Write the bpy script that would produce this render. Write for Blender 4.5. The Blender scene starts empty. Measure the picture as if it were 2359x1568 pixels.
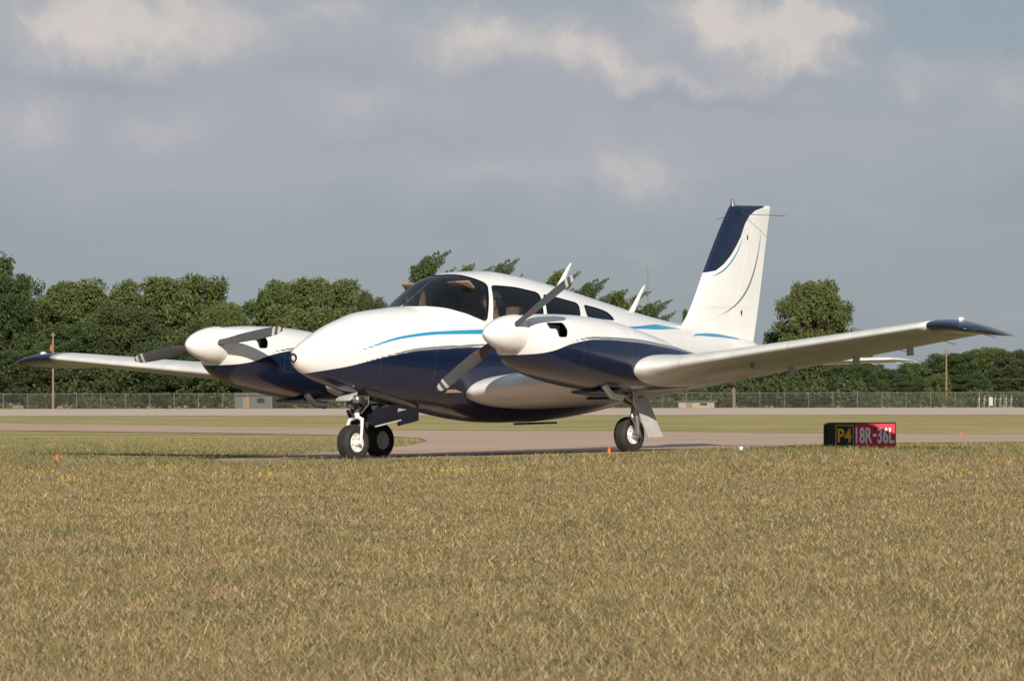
import bpy, bmesh, math, random
import numpy as np
from mathutils import Vector, Matrix, Euler
from mathutils.geometry import delaunay_2d_cdt
rng=np.random.default_rng(7); random.seed(7)
C=bpy.context.scene.collection
H=0.47; F=12500.0; CX=1179.5; HY=930.0
# ------------------------------------------------------------ helpers
def g(X,Y):
    X=np.asarray(X,float);Y=np.asarray(Y,float)
    return 0.0285*X*np.exp(-(X/4.0)**2)*np.exp(-((Y-50)/15.0)**2)
def W(px,py):
    Y=F*H/(py-HY)
    for _ in range(12):
        X=(px-CX)*Y/F
        Y=0.5*Y+0.5*F*(H-float(g(X,Y)))/(py-HY)
    return (px-CX)*Y/F,Y
def pch(xs,ys,x):
    xs=np.asarray(xs,float);ys=np.asarray(ys,float)
    if xs[0]>xs[-1]: xs=xs[::-1];ys=ys[::-1]
    h=np.diff(xs);d=np.diff(ys)/h
    m=np.zeros(len(xs));m[0]=d[0];m[-1]=d[-1]
    for i in range(1,len(xs)-1):
        if d[i-1]*d[i]>0:
            w1=2*h[i]+h[i-1];w2=h[i]+2*h[i-1]
            m[i]=(w1+w2)/(w1/d[i-1]+w2/d[i])
    x=np.clip(np.asarray(x,float),xs[0],xs[-1])
    i=np.clip(np.searchsorted(xs,x)-1,0,len(xs)-2)
    t=(x-xs[i])/h[i]
    return ((1+2*t)*(1-t)**2*ys[i]+t*(1-t)**2*h[i]*m[i]+t*t*(3-2*t)*ys[i+1]+t*t*(t-1)*h[i]*m[i+1])
def link(o,parent=None):
    C.objects.link(o)
    if parent is not None: o.parent=parent
    return o
def mesh_obj(name,V,Fc,mat=None,parent=None,smooth=True,fix=False,attrs=None,sharp=None):
    me=bpy.data.meshes.new(name)
    me.from_pydata([tuple(v) for v in V],[],[tuple(f) for f in Fc])
    if attrs:
        for k,a in attrs.items():
            at=me.attributes.new(k,'FLOAT','POINT'); at.data.foreach_set('value',np.asarray(a,dtype=np.float32))
    if fix:
        bm=bmesh.new();bm.from_mesh(me);bmesh.ops.recalc_face_normals(bm,faces=bm.faces);bm.to_mesh(me);bm.free()
    me.update()
    if smooth:
        me.polygons.foreach_set('use_smooth',[True]*len(me.polygons))
        if sharp is not None: me.set_sharp_from_angle(angle=math.radians(sharp))
    if mat: me.materials.append(mat)
    return link(bpy.data.objects.new(name,me),parent)
def grid_faces(n,m,wrap=True,off=0):
    out=[]
    for i in range(n-1):
        for j in range(m if wrap else m-1):
            k=(j+1)%m
            out.append((off+i*m+j,off+i*m+k,off+(i+1)*m+k,off+(i+1)*m+j))
    return out
def loft(name,R,mat,parent,caps=(True,True),attrs=None,fix=True,sharp=None):
    n,m,_=R.shape
    f=grid_faces(n,m)
    if caps[0]: f.append(tuple(range(m))[::-1])
    if caps[1]: f.append(tuple((n-1)*m+j for j in range(m)))
    return mesh_obj(name,R.reshape(-1,3),f,mat,parent,fix=fix,attrs=attrs,sharp=sharp)
class MB:
    def __init__(s): s.v=[];s.f=[]
    def add(s,V,Fc):
        o=len(s.v); s.v+= [tuple(v) for v in V]; s.f+=[tuple(i+o for i in f) for f in Fc]
    def box(s,c,d,rot=None,bev=0.0):
        bm=bmesh.new(); bmesh.ops.create_cube(bm,size=1)
        for v in bm.verts: v.co=Vector((v.co.x*d[0],v.co.y*d[1],v.co.z*d[2]))
        if bev>0: bmesh.ops.bevel(bm,geom=list(bm.edges),offset=bev,segments=2,affect='EDGES',profile=.6)
        bm.verts.index_update()
        M=Matrix.Translation(c)@(rot.to_4x4() if rot is not None else Matrix.Identity(4))
        s.add([M@v.co for v in bm.verts],[[v.index for v in f.verts] for f in bm.faces]); bm.free()
    def tube(s,pts,rad,n=12,cap=True):
        pts=[Vector(p) for p in pts]
        if not hasattr(rad,'__len__'): rad=[rad]*len(pts)
        V=[];up=Vector((0.13,0.21,1)).normalized()
        for i,p in enumerate(pts):
            t=(pts[min(i+1,len(pts)-1)]-pts[max(i-1,0)]).normalized()
            a=t.cross(up)
            if a.length<1e-3: a=t.cross(Vector((1,0,0)))
            a.normalize(); b=t.cross(a)
            for j in range(n):
                q=2*math.pi*j/n; V.append(p+rad[i]*(math.cos(q)*a+math.sin(q)*b))
        f=grid_faces(len(pts),n)
        if cap: f.append(tuple(range(n))[::-1]); f.append(tuple((len(pts)-1)*n+j for j in range(n)))
        s.add(V,f)
    def rev(s,prof,M,n=40,cap=True):
        V=[]
        for x,r in prof:
            for j in range(n):
                q=2*math.pi*j/n; V.append(M@Vector((x,r*math.cos(q),r*math.sin(q))))
        f=grid_faces(len(prof),n)
        if cap: f.append(tuple(range(n))[::-1]); f.append(tuple((len(prof)-1)*n+j for j in range(n)))
        s.add(V,f)
    def obj(s,name,mat,parent=None,smooth=True,sharp=35):
        return mesh_obj(name,s.v,s.f,mat,parent,smooth=smooth,fix=True,sharp=sharp)
def empty(name,loc=(0,0,0),parent=None):
    o=bpy.data.objects.new(name,None); o.location=loc; o.empty_display_size=.2; return link(o,parent)
def tag(o,label,cat,group=None):
    o["label"]=label;o["category"]=cat
    if group:o["group"]=group
# ------------------------------------------------------------ materials
def newmat(name):
    m=bpy.data.materials.new(name);m.use_nodes=True;nt=m.node_tree
    return m,nt,nt.nodes['Principled BSDF']
def N(nt,t,**k):
    n=nt.nodes.new(t)
    for a,b in k.items(): setattr(n,a,b)
    return n
def mth(nt,op,a,b=None,c=None,clamp=False):
    n=N(nt,'ShaderNodeMath',operation=op);n.use_clamp=clamp
    for i,x in enumerate((a,b,c)):
        if x is None: continue
        if isinstance(x,(int,float)): n.inputs[i].default_value=x
        else: nt.links.new(x,n.inputs[i])
    return n.outputs[0]
def mixc(nt,f,a,b,bt='MIX'):
    n=N(nt,'ShaderNodeMix',data_type='RGBA',blend_type=bt)
    for i,x in ((0,f),(6,a),(7,b)):
        if isinstance(x,(int,float)): n.inputs[i].default_value=x
        elif isinstance(x,(tuple,list)): n.inputs[i].default_value=(*x[:3],1)
        else: nt.links.new(x,n.inputs[i])
    return n.outputs[2]
def simple(name,col,rough=.5,metal=0,noise=0.12,scale=20,coat=0,bump=0):
    m,nt,p=newmat(name)
    tc=N(nt,'ShaderNodeTexCoord');nz=N(nt,'ShaderNodeTexNoise');nz.inputs['Scale'].default_value=scale;nz.inputs['Detail'].default_value=5
    nt.links.new(tc.outputs['Object'],nz.inputs['Vector'])
    f=mth(nt,'MULTIPLY_ADD',nz.outputs['Fac'],2.0,-.5,clamp=True)
    c=mixc(nt,f,[x*(1-noise) for x in col],[min(1,x*(1+noise)) for x in col])
    nt.links.new(c,p.inputs['Base Color'])
    p.inputs['Roughness'].default_value=rough;p.inputs['Metallic'].default_value=metal;p.inputs['Coat Weight'].default_value=coat
    return m
WHITE=(.84,.83,.80);NAVY=(.005,.0125,.040);CYAN=(.02,.27,.48);GREY=(.20,.22,.22)
def paint(name,layers=(),seams=(),hole=None,base=WHITE,inner=None,rough=.25,dirt=.05,coat=.5):
    m,nt,p=newmat(name)
    tc=N(nt,'ShaderNodeTexCoord');sx=N(nt,'ShaderNodeSeparateXYZ');nt.links.new(tc.outputs['Object'],sx.inputs[0])
    nz=N(nt,'ShaderNodeTexNoise');nz.inputs['Scale'].default_value=3.5;nz.inputs['Detail'].default_value=8;nt.links.new(tc.outputs['Object'],nz.inputs['Vector'])
    f=mth(nt,'MULTIPLY_ADD',nz.outputs['Fac'],2.4,-.7,clamp=True)
    col=mixc(nt,f,[x*(1-dirt) for x in base],base)
    for attr,c in layers:
        at=N(nt,'ShaderNodeAttribute',attribute_name=attr)
        col=mixc(nt,mth(nt,'GREATER_THAN',at.outputs['Fac'],0.0),col,c)
    acc=None
    for ax,v,eps in seams:
        s=mth(nt,'COMPARE',sx.outputs[ax],v,eps)
        acc=s if acc is None else mth(nt,'MAXIMUM',acc,s)
    if acc is not None: col=mixc(nt,mth(nt,'MULTIPLY',acc,.5),col,(.08,.08,.08))
    if inner is not None:
        ge=N(nt,'ShaderNodeNewGeometry');col=mixc(nt,ge.outputs['Backfacing'],col,inner)
    nt.links.new(col,p.inputs['Base Color'])
    nt.links.new(mth(nt,'MULTIPLY_ADD',nz.outputs['Fac'],.2,rough-.08),p.inputs['Roughness'])
    p.inputs['Coat Weight'].default_value=coat;p.inputs['Coat Roughness'].default_value=.05
    nb=N(nt,'ShaderNodeTexNoise');nb.inputs['Scale'].default_value=5;nt.links.new(tc.outputs['Object'],nb.inputs['Vector'])
    b=N(nt,'ShaderNodeBump');b.inputs['Strength'].default_value=.06;b.inputs['Distance'].default_value=.05;nt.links.new(nb.outputs['Fac'],b.inputs['Height']);nt.links.new(b.outputs[0],p.inputs['Normal'])
    if hole:
        at=N(nt,'ShaderNodeAttribute',attribute_name=hole)
        nt.links.new(mth(nt,'LESS_THAN',at.outputs['Fac'],0.0),p.inputs['Alpha'])
        dk=mth(nt,'GREATER_THAN',at.outputs['Fac'],-.006)
        col2=mixc(nt,dk,col,(.05,.05,.05)); nt.links.new(col2,p.inputs['Base Color'])
    return m
m_white=paint('white_paint')
m_navy=paint('navy_paint',base=NAVY,dirt=.2)
m_rubber=simple('tyre_rubber',(.022,.021,.02),.75,noise=.4,scale=30)
m_metal=simple('brushed_metal',(.45,.45,.45),.35,.9)
m_dmetal=simple('oily_dark_metal',(.10,.10,.10),.5,.6,noise=.3)
m_blade=simple('blade_grey_paint',(.075,.077,.08),.55,.0)
m_bladetip=simple('blade_white_paint',(.50,.50,.50),.4)
m_red=simple('red_decal',(.20,.05,.03),.5)
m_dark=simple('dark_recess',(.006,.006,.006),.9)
m_gearwhite=simple('gear_white_paint',(.74,.73,.70),.4,scale=40,noise=.15)
m_greydoor=simple('grey_door_paint',(.50,.50,.485),.4,scale=14,noise=.12)
m_tan=simple('tan_upholstery',(.30,.20,.12),.8,scale=25)
m_black=simple('black_plastic',(.02,.02,.02),.55)
def glass(name,tint,refl=.10):
    m=bpy.data.materials.new(name);m.use_nodes=True;nt=m.node_tree;nt.nodes.clear()
    o=N(nt,'ShaderNodeOutputMaterial');t=N(nt,'ShaderNodeBsdfTransparent');t.inputs[0].default_value=(*tint,1)
    gl=N(nt,'ShaderNodeBsdfGlossy');gl.inputs['Roughness'].default_value=.03
    fr=N(nt,'ShaderNodeFresnel');fr.inputs['IOR'].default_value=1.5
    mx=N(nt,'ShaderNodeMixShader');nt.links.new(mth(nt,'MULTIPLY_ADD',fr.outputs[0],1.0,refl*.2,clamp=True),mx.inputs[0])
    nt.links.new(t.outputs[0],mx.inputs[1]);nt.links.new(gl.outputs[0],mx.inputs[2]);nt.links.new(mx.outputs[0],o.inputs[0])
    return m
m_glass=glass('tinted_glass',(.72,.76,.78))
# ------------------------------------------------------------ sdf tools
def roundpoly(P,r):
    P=np.asarray(P,float);out=[]
    for i in range(len(P)):
        a,b,c=P[i-1],P[i],P[(i+1)%len(P)]
        la,lc=np.linalg.norm(a-b),np.linalg.norm(c-b)
        p=b+(a-b)/la*min(r,la*.45);q=b+(c-b)/lc*min(r,lc*.45)
        for t in (0,.2,.4,.6,.8,1): out.append((1-t)**2*p+2*t*(1-t)*b+t*t*q)
    return np.array(out)
def sdf(P,poly):  # >0 inside
    x,y=P[:,0],P[:,1];d=np.full(len(P),1e9);ins=np.zeros(len(P),bool)
    for i in range(len(poly)):
        a=poly[i-1];b=poly[i];ab=b-a;L=max(ab@ab,1e-12)
        t=np.clip(((P-a)@ab)/L,0,1);q=a+t[:,None]*ab
        d=np.minimum(d,np.hypot(x-q[:,0],y-q[:,1]))
        if a[1]!=b[1]:
            c=((a[1]>y)!=(b[1]>y))&(x<(b[0]-a[0])*(y-a[1])/(b[1]-a[1])+a[0]);ins^=c
    return np.where(ins,d,-d)
def stripe(P,pts):
    pts=np.array(pts,float)
    if len(pts)>2:
        xs=np.arange(len(pts));tt=np.linspace(0,len(pts)-1,len(pts)*6)
        pts=np.stack([pch(xs,pts[:,k],tt) for k in range(3)],1)
    best=np.full(len(P),-1e9)
    for i in range(len(pts)-1):
        a=pts[i,:2];b=pts[i+1,:2];ab=b-a;t=np.clip(((P-a)@ab)/max(ab@ab,1e-12),0,1)
        q=a+t[:,None]*ab;w=pts[i,2]*(1-t)+pts[i+1,2]*t
        best=np.maximum(best,w/2-np.hypot(P[:,0]-q[:,0],P[:,1]-q[:,1]))
    return best
# ============================================================ AIRPLANE
th=math.atan2(157.5,194.3);psi=math.atan2(-math.cos(th),-math.sin(th))
MA=Matrix.Translation((-.092,50,-.003))@Matrix.Rotation(-.026,4,'Y')@Matrix.Rotation(psi,4,'Z')
plane=empty('airplane');plane.matrix_world=MA
tag(plane,"white and navy twin-engine propeller airplane taxiing on the taxiway","airplane")
FT=np.array([(2.868,.960,.900,.030),(2.855,.980,.878,.052),(2.82,1.016,.838,.086),(2.767,1.050,.802,.113),(2.6,1.130,.733,.176),(2.417,1.205,.682,.233),
(2.2,1.272,.622,.293),(2.0,1.322,.577,.343),(1.6,1.362,.50,.428),(1.42,1.375,.47,.462),(1.30,1.425,.45,.483),(1.15,1.51,.43,.508),(.86,1.655,.38,.545),(.6,1.69,.34,.565),
(.3,1.695,.31,.575),(0,1.668,.30,.575),(-.3,1.625,.30,.565),(-.6,1.573,.31,.55),(-1.18,1.459,.36,.49),(-1.98,1.306,.48,.38),
(-2.66,1.20,.60,.27),(-3.3,1.12,.68,.17),(-3.9,1.02,.75,.075),(-4.02,.96,.79,.04)])
def fus(a):
    return tuple(pch(FT[:,0],FT[:,k],a) for k in (1,2,3))
def fzm(a): return pch([-4.1,-2,0,1.4,2,2.9],[.90,.93,.93,.93,.93,.930],a)
def fexp(a): return pch([-4.1,-2.5,-.8,1.0,1.6,2.4,2.9],[2.0,2.05,2.35,2.4,2.15,2.0,2.0],a)
def fpt(a,phi):
    zt,zb,w=fus(a);zm=fzm(a);n=fexp(a);c=np.cos(phi);s=np.sin(phi)
    y=w*np.sign(s)*np.abs(s)**(2/n)
    z=np.where(c>=0,zm+(zt-zm)*np.abs(c)**(2/n),zm-(zm-zb)*np.abs(c)**(2/n))
    return np.stack([a+0*phi,y,z],-1)
def phi_of(a,z):
    zt,zb,w=fus(a);zm=fzm(a);n=fexp(a)
    return math.acos(min(1,max(0,(z-zm)/(zt-zm)))**(float(n)/2))
NA,NP=340,168
A=np.concatenate([np.linspace(2.868,2.70,26)[:-1],np.linspace(2.70,-4.02,NA-25)])
PH=np.linspace(0,2*np.pi,NP,endpoint=False)
AA,PP=np.meshgrid(A,PH,indexing='ij')
R=fpt(AA,PP)
V=R.reshape(-1,3)
phs=np.where(PP>np.pi,PP-2*np.pi,PP).reshape(-1)
aa=AA.reshape(-1);SC=.62
Q=np.stack([aa,phs*SC],1);Qs=np.stack([aa,np.abs(phs)*SC],1)
def az(l): return np.array([(a,phi_of(a,z)*SC) for a,z in l])
ws_half=[(1.425,0.0)]+[tuple(x) for x in az([(1.37,1.372),(1.275,1.365),(1.18,1.345),(1.09,1.315),(.95,1.265),(.815,1.215)])]
ws_back=[tuple(x) for x in az([(.60,1.565),(.70,1.625)])]+[(.845,0.0)]
half=ws_half+ws_back
full=half+[(a,-s) for a,s in half[::-1][1:-1]]
ws=roundpoly(np.array(full),.05)
sw=[roundpoly(az(l),.05) for l in (
 [(.56,1.553),(.735,1.215),(.01,1.242),(-.075,1.482)],
 [(-.13,1.470),(-.05,1.245),(-.585,1.255),(-.655,1.385)],
 [(-.745,1.372),(-.70,1.25),(-1.20,1.222),(-1.14,1.30),(-1.0,1.335)])]
win=sdf(Q,ws)
for s_ in sw: win=np.maximum(win,sdf(Qs,s_))
P2=np.stack([aa,V[:,2]],1)
NB=[(2.9,.76),(2.8,.775),(2.74,.79),(2.41,.84),(2.0,.92),(1.574,.972),(.863,.99),(0,.96),(-1,.88),(-2,.80),(-3,.72),(-4.1,.66)]
nb=pch([x for x,_ in NB],[z for _,z in NB],aa)
navy=nb-V[:,2]
gr=stripe(P2,[(2.45,.835,.002),(2.1,.905,.012),(1.574,.985,.026),(.863,1.004,.028),(0,.975,.03),(-1,.9,.03),(-2,.82,.02)])
cy=stripe(P2,[(2.52,.905,.001),(2.2,1.0,.012),(1.787,1.092,.024),(1.35,1.125,.032),(.9,1.128,.042),(.5,1.10,.05),(.1,1.05,.03)])
cy=np.maximum(cy,stripe(P2,[(-.7,1.125,.002),(-1.1,1.150,.02),(-1.6,1.155,.026),(-2.0,1.16,.05),(-2.35,1.15,.02),(-2.5,1.14,.002)]))
cy=np.maximum(cy,stripe(P2,[(-2.6,1.06,.002),(-2.8,1.085,.02),(-3.15,1.078,.035),(-3.6,1.04,.012)]))
at={'win':win,'navy':navy,'grey':gr,'cyan':cy}
m_fus=paint('fuselage_paint',[('grey',GREY),('navy',NAVY),('cyan',CYAN)],[(0,2.06,.002),(0,1.46,.0018),(0,-1.32,.0018),(0,-2.4,.0015)],hole='win',inner=(.34,.27,.20))
fuse=loft('fuselage',R,m_fus,plane,attrs=at)
def glass_patch(name,sd,parent):
    idx=np.where(sd>-.03)[0];keep=set(idx.tolist())
    NAi=len(A);vm={};vs=[];fs=[]
    cen=np.stack([aa,0*aa,fzm(aa)],1)
    for i in range(NAi-1):
        for j in range(NP):
            k=(j+1)%NP;q=(i*NP+j,i*NP+k,(i+1)*NP+k,(i+1)*NP+j)
            if all(x in keep for x in q):
                f=[]
                for x in q:
                    if x not in vm:
                        d=V[x]-cen[x];d/=np.linalg.norm(d);vm[x]=len(vs);vs.append(V[x]-d*.006)
                    f.append(vm[x])
                fs.append(f)
    return mesh_obj(name,vs,fs,m_glass,parent)
glass_patch('windshield',sdf(Q,ws),fuse)
for s_ in sw:
    for sg in (1,-1):
        glass_patch('side_window',sdf(np.stack([aa,sg*phs*SC],1),s_),fuse)
mb=MB();pp=[]
for a in np.linspace(1.42,.86,8):
    p=fpt(np.array(a),np.array(0.0));pp.append((a,0,float(p[2])-.016))
mb.tube(pp,.009,8);mb.obj('windshield_post',m_greydoor,fuse)
mb=MB();mb.box((1.16,0,1.13),(.36,.80,.12),bev=.03);mb.box((1.02,0,1.02),(.06,.78,.22),bev=.01);mb.obj('instrument_panel',m_black,fuse)
for sy in (.27,-.27):
    for sa in (.22,-.62):
        mb=MB();mb.box((sa+.18,sy,.72),(.44,.40,.14),bev=.04)
        mb.box((sa-.06,sy,1.00),(.12,.40,.50),Matrix.Rotation(-.2,3,'Y'),bev=.04)
        mb.box((sa-.13,sy,1.31),(.07,.18,.10),Matrix.Rotation(-.2,3,'Y'),bev=.03)
        mb.obj('seat',m_tan,fuse)
mb=MB();mb.box((.1,0,.60),(2.3,.85,.03));mb.obj('cabin_floor',m_tan,fuse)
for sy in (.27,-.27):
    mb=MB();mb.box((.86,sy,1.56),(.02,.26,.10),Matrix.Rotation(.9,3,'Y'),bev=.008);mb.obj('sun_visor',m_tan,fuse)
    mb=MB();mb.tube([(1.02,sy,1.1),(.86,sy,1.12)],.012,8)
    ring=[(.86,sy+.13*math.cos(t),1.13+.09*math.sin(t)) for t in np.linspace(-.6,math.pi+.6,14)]
    mb.tube(ring,.012,8);mb.obj('control_yoke',m_black,fuse)
mb=MB();mb.rev([(2.80,.02),(2.855,.034),(2.882,.041),(2.887,.034),(2.860,.024),(2.850,.002)],Matrix.Translation((0,0,.930)),24);mb.obj('nose_air_inlet',m_dark,fuse)
# wings
WB=[.40,.75,1.1,1.4,1.75,2.02,2.12,2.24,2.45,5.17]
WL=[1.02,1.03,.93,.82,.74,.74,.73,.64,.57,.58]
WT=[-1.40,-1.38,-1.34,-1.30,-1.24,-1.19,-1.18,-1.16,-1.13,-.52]
WH=[.29,.29,.275,.265,.26,.27,.262,.225,.200,.115]
def wsec(b,n=36):
    le=pch(WB,WL,b);te=pch(WB,WT,b);hh=pch(WB,WH,b)
    ch=le-te;zl=.552+.0945*b
    t=np.linspace(0,1,n);x=.5*(1-np.cos(np.pi*t))
    yt=5*(.2969*np.sqrt(x)-.126*x-.3516*x**2+.2843*x**3-.1036*x**4)
    up=yt*hh*1.12;lo=-yt*hh*.88
    X=np.concatenate([le-x*ch,(le-x*ch)[::-1][1:-1]])
    Z=np.concatenate([zl-x*ch*.05+up,(zl-x*ch*.05+lo)[::-1][1:-1]])
    return X,Z
m_wing=paint('wing_paint',[],[(1,2.5,.003),(1,-2.5,.003),(1,3.1,.002),(1,3.7,.003),(1,-3.7,.003),(1,4.4,.002),(0,-.62,.003),(0,.25,.0015)],base=(.70,.695,.675),dirt=.18,rough=.48,coat=.15)
def wing_loft(bs,sg,name,mat,par):
    rings=[]
    for b in bs:
        X,Z=wsec(min(b,5.17))
        if b>5.17:
            s=(b-5.17)/.46;k=max(0.03,math.sqrt(max(0,1-s**2.6)))
            c0=.30;X=c0+(X-c0)*(.35+.65*k)+.15*s; zc=.552+.0945*5.17-.02
            Z=(Z-zc)*(k*.85+.15)+zc+.0945*(b-5.17)*.3-.05*s*s-.07*s*np.clip((.4-X)/.9,0,1)
        rings.append(np.stack([X,np.full_like(X,b*sg),Z],1))
    return loft(name,np.array(rings),mat,par)
for sg in (1,-1):
    w=wing_loft(np.concatenate([np.linspace(.4,2.0,18)[:-1],np.linspace(2.0,2.5,14)[:-1],np.linspace(2.5,5.17,26)]),sg,'wing',m_wing,plane)
    wing_loft(np.concatenate([[5.172],np.linspace(5.18,5.55,14),5.64-.09*np.linspace(1,0,10)**2]),sg,'wing_tip',m_navy,w)
    mb=MB();mb.rev([(-.03,.012),(.0,.022),(.03,.02),(.045,.004)],Matrix.Translation((.40,sg*5.42,1.085)),14);mb.obj('navigation_light',m_gearwhite,w)
    for b in (2.75,3.6,4.3):
        te=float(pch(WB,WT,b));mb=MB();mb.box((te+.30,sg*b,float(.552+.0945*b)-.125),(.10,.010,.07),bev=.003);mb.obj('hinge_bracket',m_greydoor,w)
    for b in (3.9,4.5,5.0):
        mb=MB();te=float(pch(WB,WT,b));z=.552+.0945*b-.05*1.2;mb.tube([(te+.02,sg*b,z),(te-.14,sg*(b+.02),z-.03)],.003,6);mb.obj('static_wick',m_black,w)
    mb=MB();ring=[(.35,sg*3.15+.016*math.cos(t),.75+.022*math.sin(t)) for t in np.linspace(0,2*math.pi,14)]
    mb.tube(ring,.005,6);mb.obj('tie_down_ring',m_black,w)
# nacelles
NT=np.array([(1.935,1.205,.94,.16),(1.92,1.222,.89,.22),(1.87,1.238,.82,.28),(1.75,1.248,.75,.335),(1.6,1.252,.70,.37),(1.28,1.245,.63,.40),(.9,1.215,.575,.395),(.658,1.18,.555,.385),
(.15,1.065,.55,.34),(-.35,.94,.56,.26),(-.8,.84,.60,.17),(-1.18,.73,.62,.05)])
def npt(a,phi):
    zt,zb,w=(pch(NT[:,0],NT[:,k],a) for k in (1,2,3))
    zm=zb+(zt-zb)*pch([-1.2,.5,1.6,1.94],[.5,.45,.47,.5],a);n=2.35
    c=np.cos(phi);s=np.sin(phi);y=w*np.sign(s)*np.abs(s)**(2/n)
    z=np.where(c>=0,zm+(zt-zm)*np.abs(c)**(2/n),zm-(zm-zb)*np.abs(c)**(2/n))
    return np.stack([a+0*phi,y,z],-1)
m_nac=paint('cowling_paint',[('grey',GREY),('navy',NAVY),('cyan',CYAN)],[(0,1.45,.002),(0,.75,.002)],hole='win')
for sg,ang in ((1,math.radians(31)),(-1,math.radians(7))):
    a_=np.concatenate([np.linspace(1.935,1.8,14)[:-1],np.linspace(1.8,-1.18,170)])
    p_=np.linspace(0,2*np.pi,120,endpoint=False);A2,P_=np.meshgrid(a_,p_,indexing='ij')
    Rn=npt(A2,P_);Vn=Rn.reshape(-1,3);pn=np.stack([Vn[:,0],Vn[:,2]],1)
    nz_=pch([-1.3,-.6,.1,.7,1.3,1.6,1.8,1.9,2.0],[.80,.86,.93,.99,1.015,.98,.92,.90,.89],Vn[:,0])
    holes=sdf(pn,roundpoly([(1.80,1.165),(1.62,1.165),(1.62,1.10),(1.65,1.045),(1.73,1.045),(1.73,1.12),(1.80,1.12)],.012))
    att={'navy':nz_-Vn[:,2],'grey':stripe(pn,[(1.7,.97,.004),(1.5,1.015,.016),(1.3,1.03,.022),(.7,1.006,.028),(.1,.945,.03),(-.6,.87,.02)]),
         'cyan':stripe(pn,[(1.1,1.09,.004),(.6,1.11,.012),(.1,1.0,.003)]) if sg<0 else np.full(len(Vn),-1.),
         'win':holes}
    Rn=Rn+np.array([0,sg*1.75,0])
    nac=loft('engine_nacelle',Rn,m_nac,plane,attrs=att)
    for cs in (1,-1):
        mb=MB();mb.box((1.70,sg*1.75+cs*.19,1.10),(.17,.12,.14));mb.obj('air_intake',m_dark,nac)
    mb=MB();prof=[];L=.42
    for t in np.linspace(0,1,26):
        s=t**1.8;prof.append((2.35-L*s,max(.002,.166*(1-(1-s)**1.9)**.62)))
    prof.append((1.925,.166));prof.append((1.92,.16))
    mb.rev(prof,Matrix.Translation((0,sg*1.75,1.085)),40);mb.obj('spinner',m_white,nac)
    for half_ in (0,1):
        an=ang+math.pi*half_
        d=Vector((0,math.cos(an),math.sin(an)));n0=Vector((0,-math.sin(an),math.cos(an)));fx=Vector((1,0,0))
        def bl(r0,r1,steps,name,mat,par,ex=0):
            V=[]
            for r in np.linspace(r0,r1,steps):
                s=(r-.1)/.82;c=float(pch([0,.12,.4,.75,.93,1.0],[.065,.075,.11,.10,.075,.03],s));t=float(pch([0,.15,1],[.06,.032,.008],s))+ex
                pit=math.radians(float(pch([0,1],[48,18],s)))
                u=(n0*math.cos(pit)-fx*math.sin(pit));v=(n0*math.sin(pit)+fx*math.cos(pit))
                for q in np.linspace(0,2*np.pi,16,endpoint=False):
                    V.append(Vector((2.06,sg*1.75,1.085))+d*r+u*(c/2+ex)*math.cos(q)+v*t/2*math.sin(q))
            f=grid_faces(steps,16);f.append(tuple(range(16))[::-1]);f.append(tuple((steps-1)*16+j for j in range(16)))
            return mesh_obj(name,V,f,mat,par,fix=True,sharp=50)
        bl(.10,.92,30,'propeller_blade',m_blade,nac)
        bl(.80,.83,3,'blade_tip_band',m_bladetip,nac,.0012);bl(.865,.90,4,'blade_tip_band',m_bladetip,nac,.0012)
        bl(.33,.352,3,'blade_decal',m_red,nac,.0008)
    mb=MB();mb.tube([(.95,sg*1.75+.20,.62),(.85,sg*1.75+.21,.52),(.70,sg*1.75+.21,.50)],.03,14);mb.obj('exhaust_pipe',m_metal,nac)
    mb=MB();mb.box((.78,sg*1.75,.545),(.34,.34,.03),Matrix.Rotation(-.12,3,'Y'),bev=.01);mb.obj('cowl_flap',m_navy,nac)
# tail
def fin_le(z): return pch([.9,1.1,1.2,1.38,1.68,2.314,2.36],[-2.5,-2.62,-2.80,-2.955,-3.146,-3.600,-3.64],z)
def fin_te(z): return pch([.9,.973,2.25,2.33,2.36],[-3.90,-3.925,-4.255,-4.275,-4.26],z)
def fin(name,c0,c1,zs,mat,par):
    rings=[]
    for z in zs:
        le=float(fin_le(z));te=float(fin_te(z));ch=le-te
        k=1.0 if z<2.30 else max(.08,math.sqrt(max(0,1-((z-2.30)/.045)**2)))
        x=np.linspace(c0,c1,46);yt=5*(.2969*np.sqrt(x)-.126*x-.3516*x**2+.2843*x**3-.1036*x**4)*.098*k*(1 if ch<1.1 else .9)
        X=le-x*ch
        rings.append(np.concatenate([np.stack([X,yt,np.full_like(X,z)],1),np.stack([X,-yt-.0005,np.full_like(X,z)],1)[::-1]]))
    Rr=np.array(rings);Vv=Rr.reshape(-1,3);p=np.stack([Vv[:,0],Vv[:,2]],1)
    navp=np.array([(-2.9,1.69),(-3.15,1.685),(-3.30,1.705),(-3.426,1.768),(-3.54,1.85),(-3.638,1.945),(-3.72,2.04),(-3.79,2.16),(-3.87,2.24),(-3.98,2.295),(-4.16,2.33),(-4.16,2.6),(-2.9,2.6)])
    at={'navy':sdf(p,navp),
        'cyan':stripe(p,[(-3.22,1.64,.004),(-3.40,1.70,.016),(-3.56,1.80,.018),(-3.68,1.92,.014),(-3.79,2.10,.004)]),
        'grey':stripe(p,[(-3.28,1.25,.002),(-3.5,1.32,.012),(-3.70,1.42,.022),(-3.86,1.56,.026),(-3.97,1.73,.024),(-4.05,1.92,.016),(-4.10,2.12,.003)])}
    return loft(name,Rr,mat,par,attrs=at,sharp=40)
m_fin=paint('fin_paint',[('grey',GREY),('cyan',CYAN),('navy',NAVY)],[])
zs=np.concatenate([np.linspace(.97,2.30,112),2.30+.0425*np.sin(np.linspace(.15,math.pi/2,10))])
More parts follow.
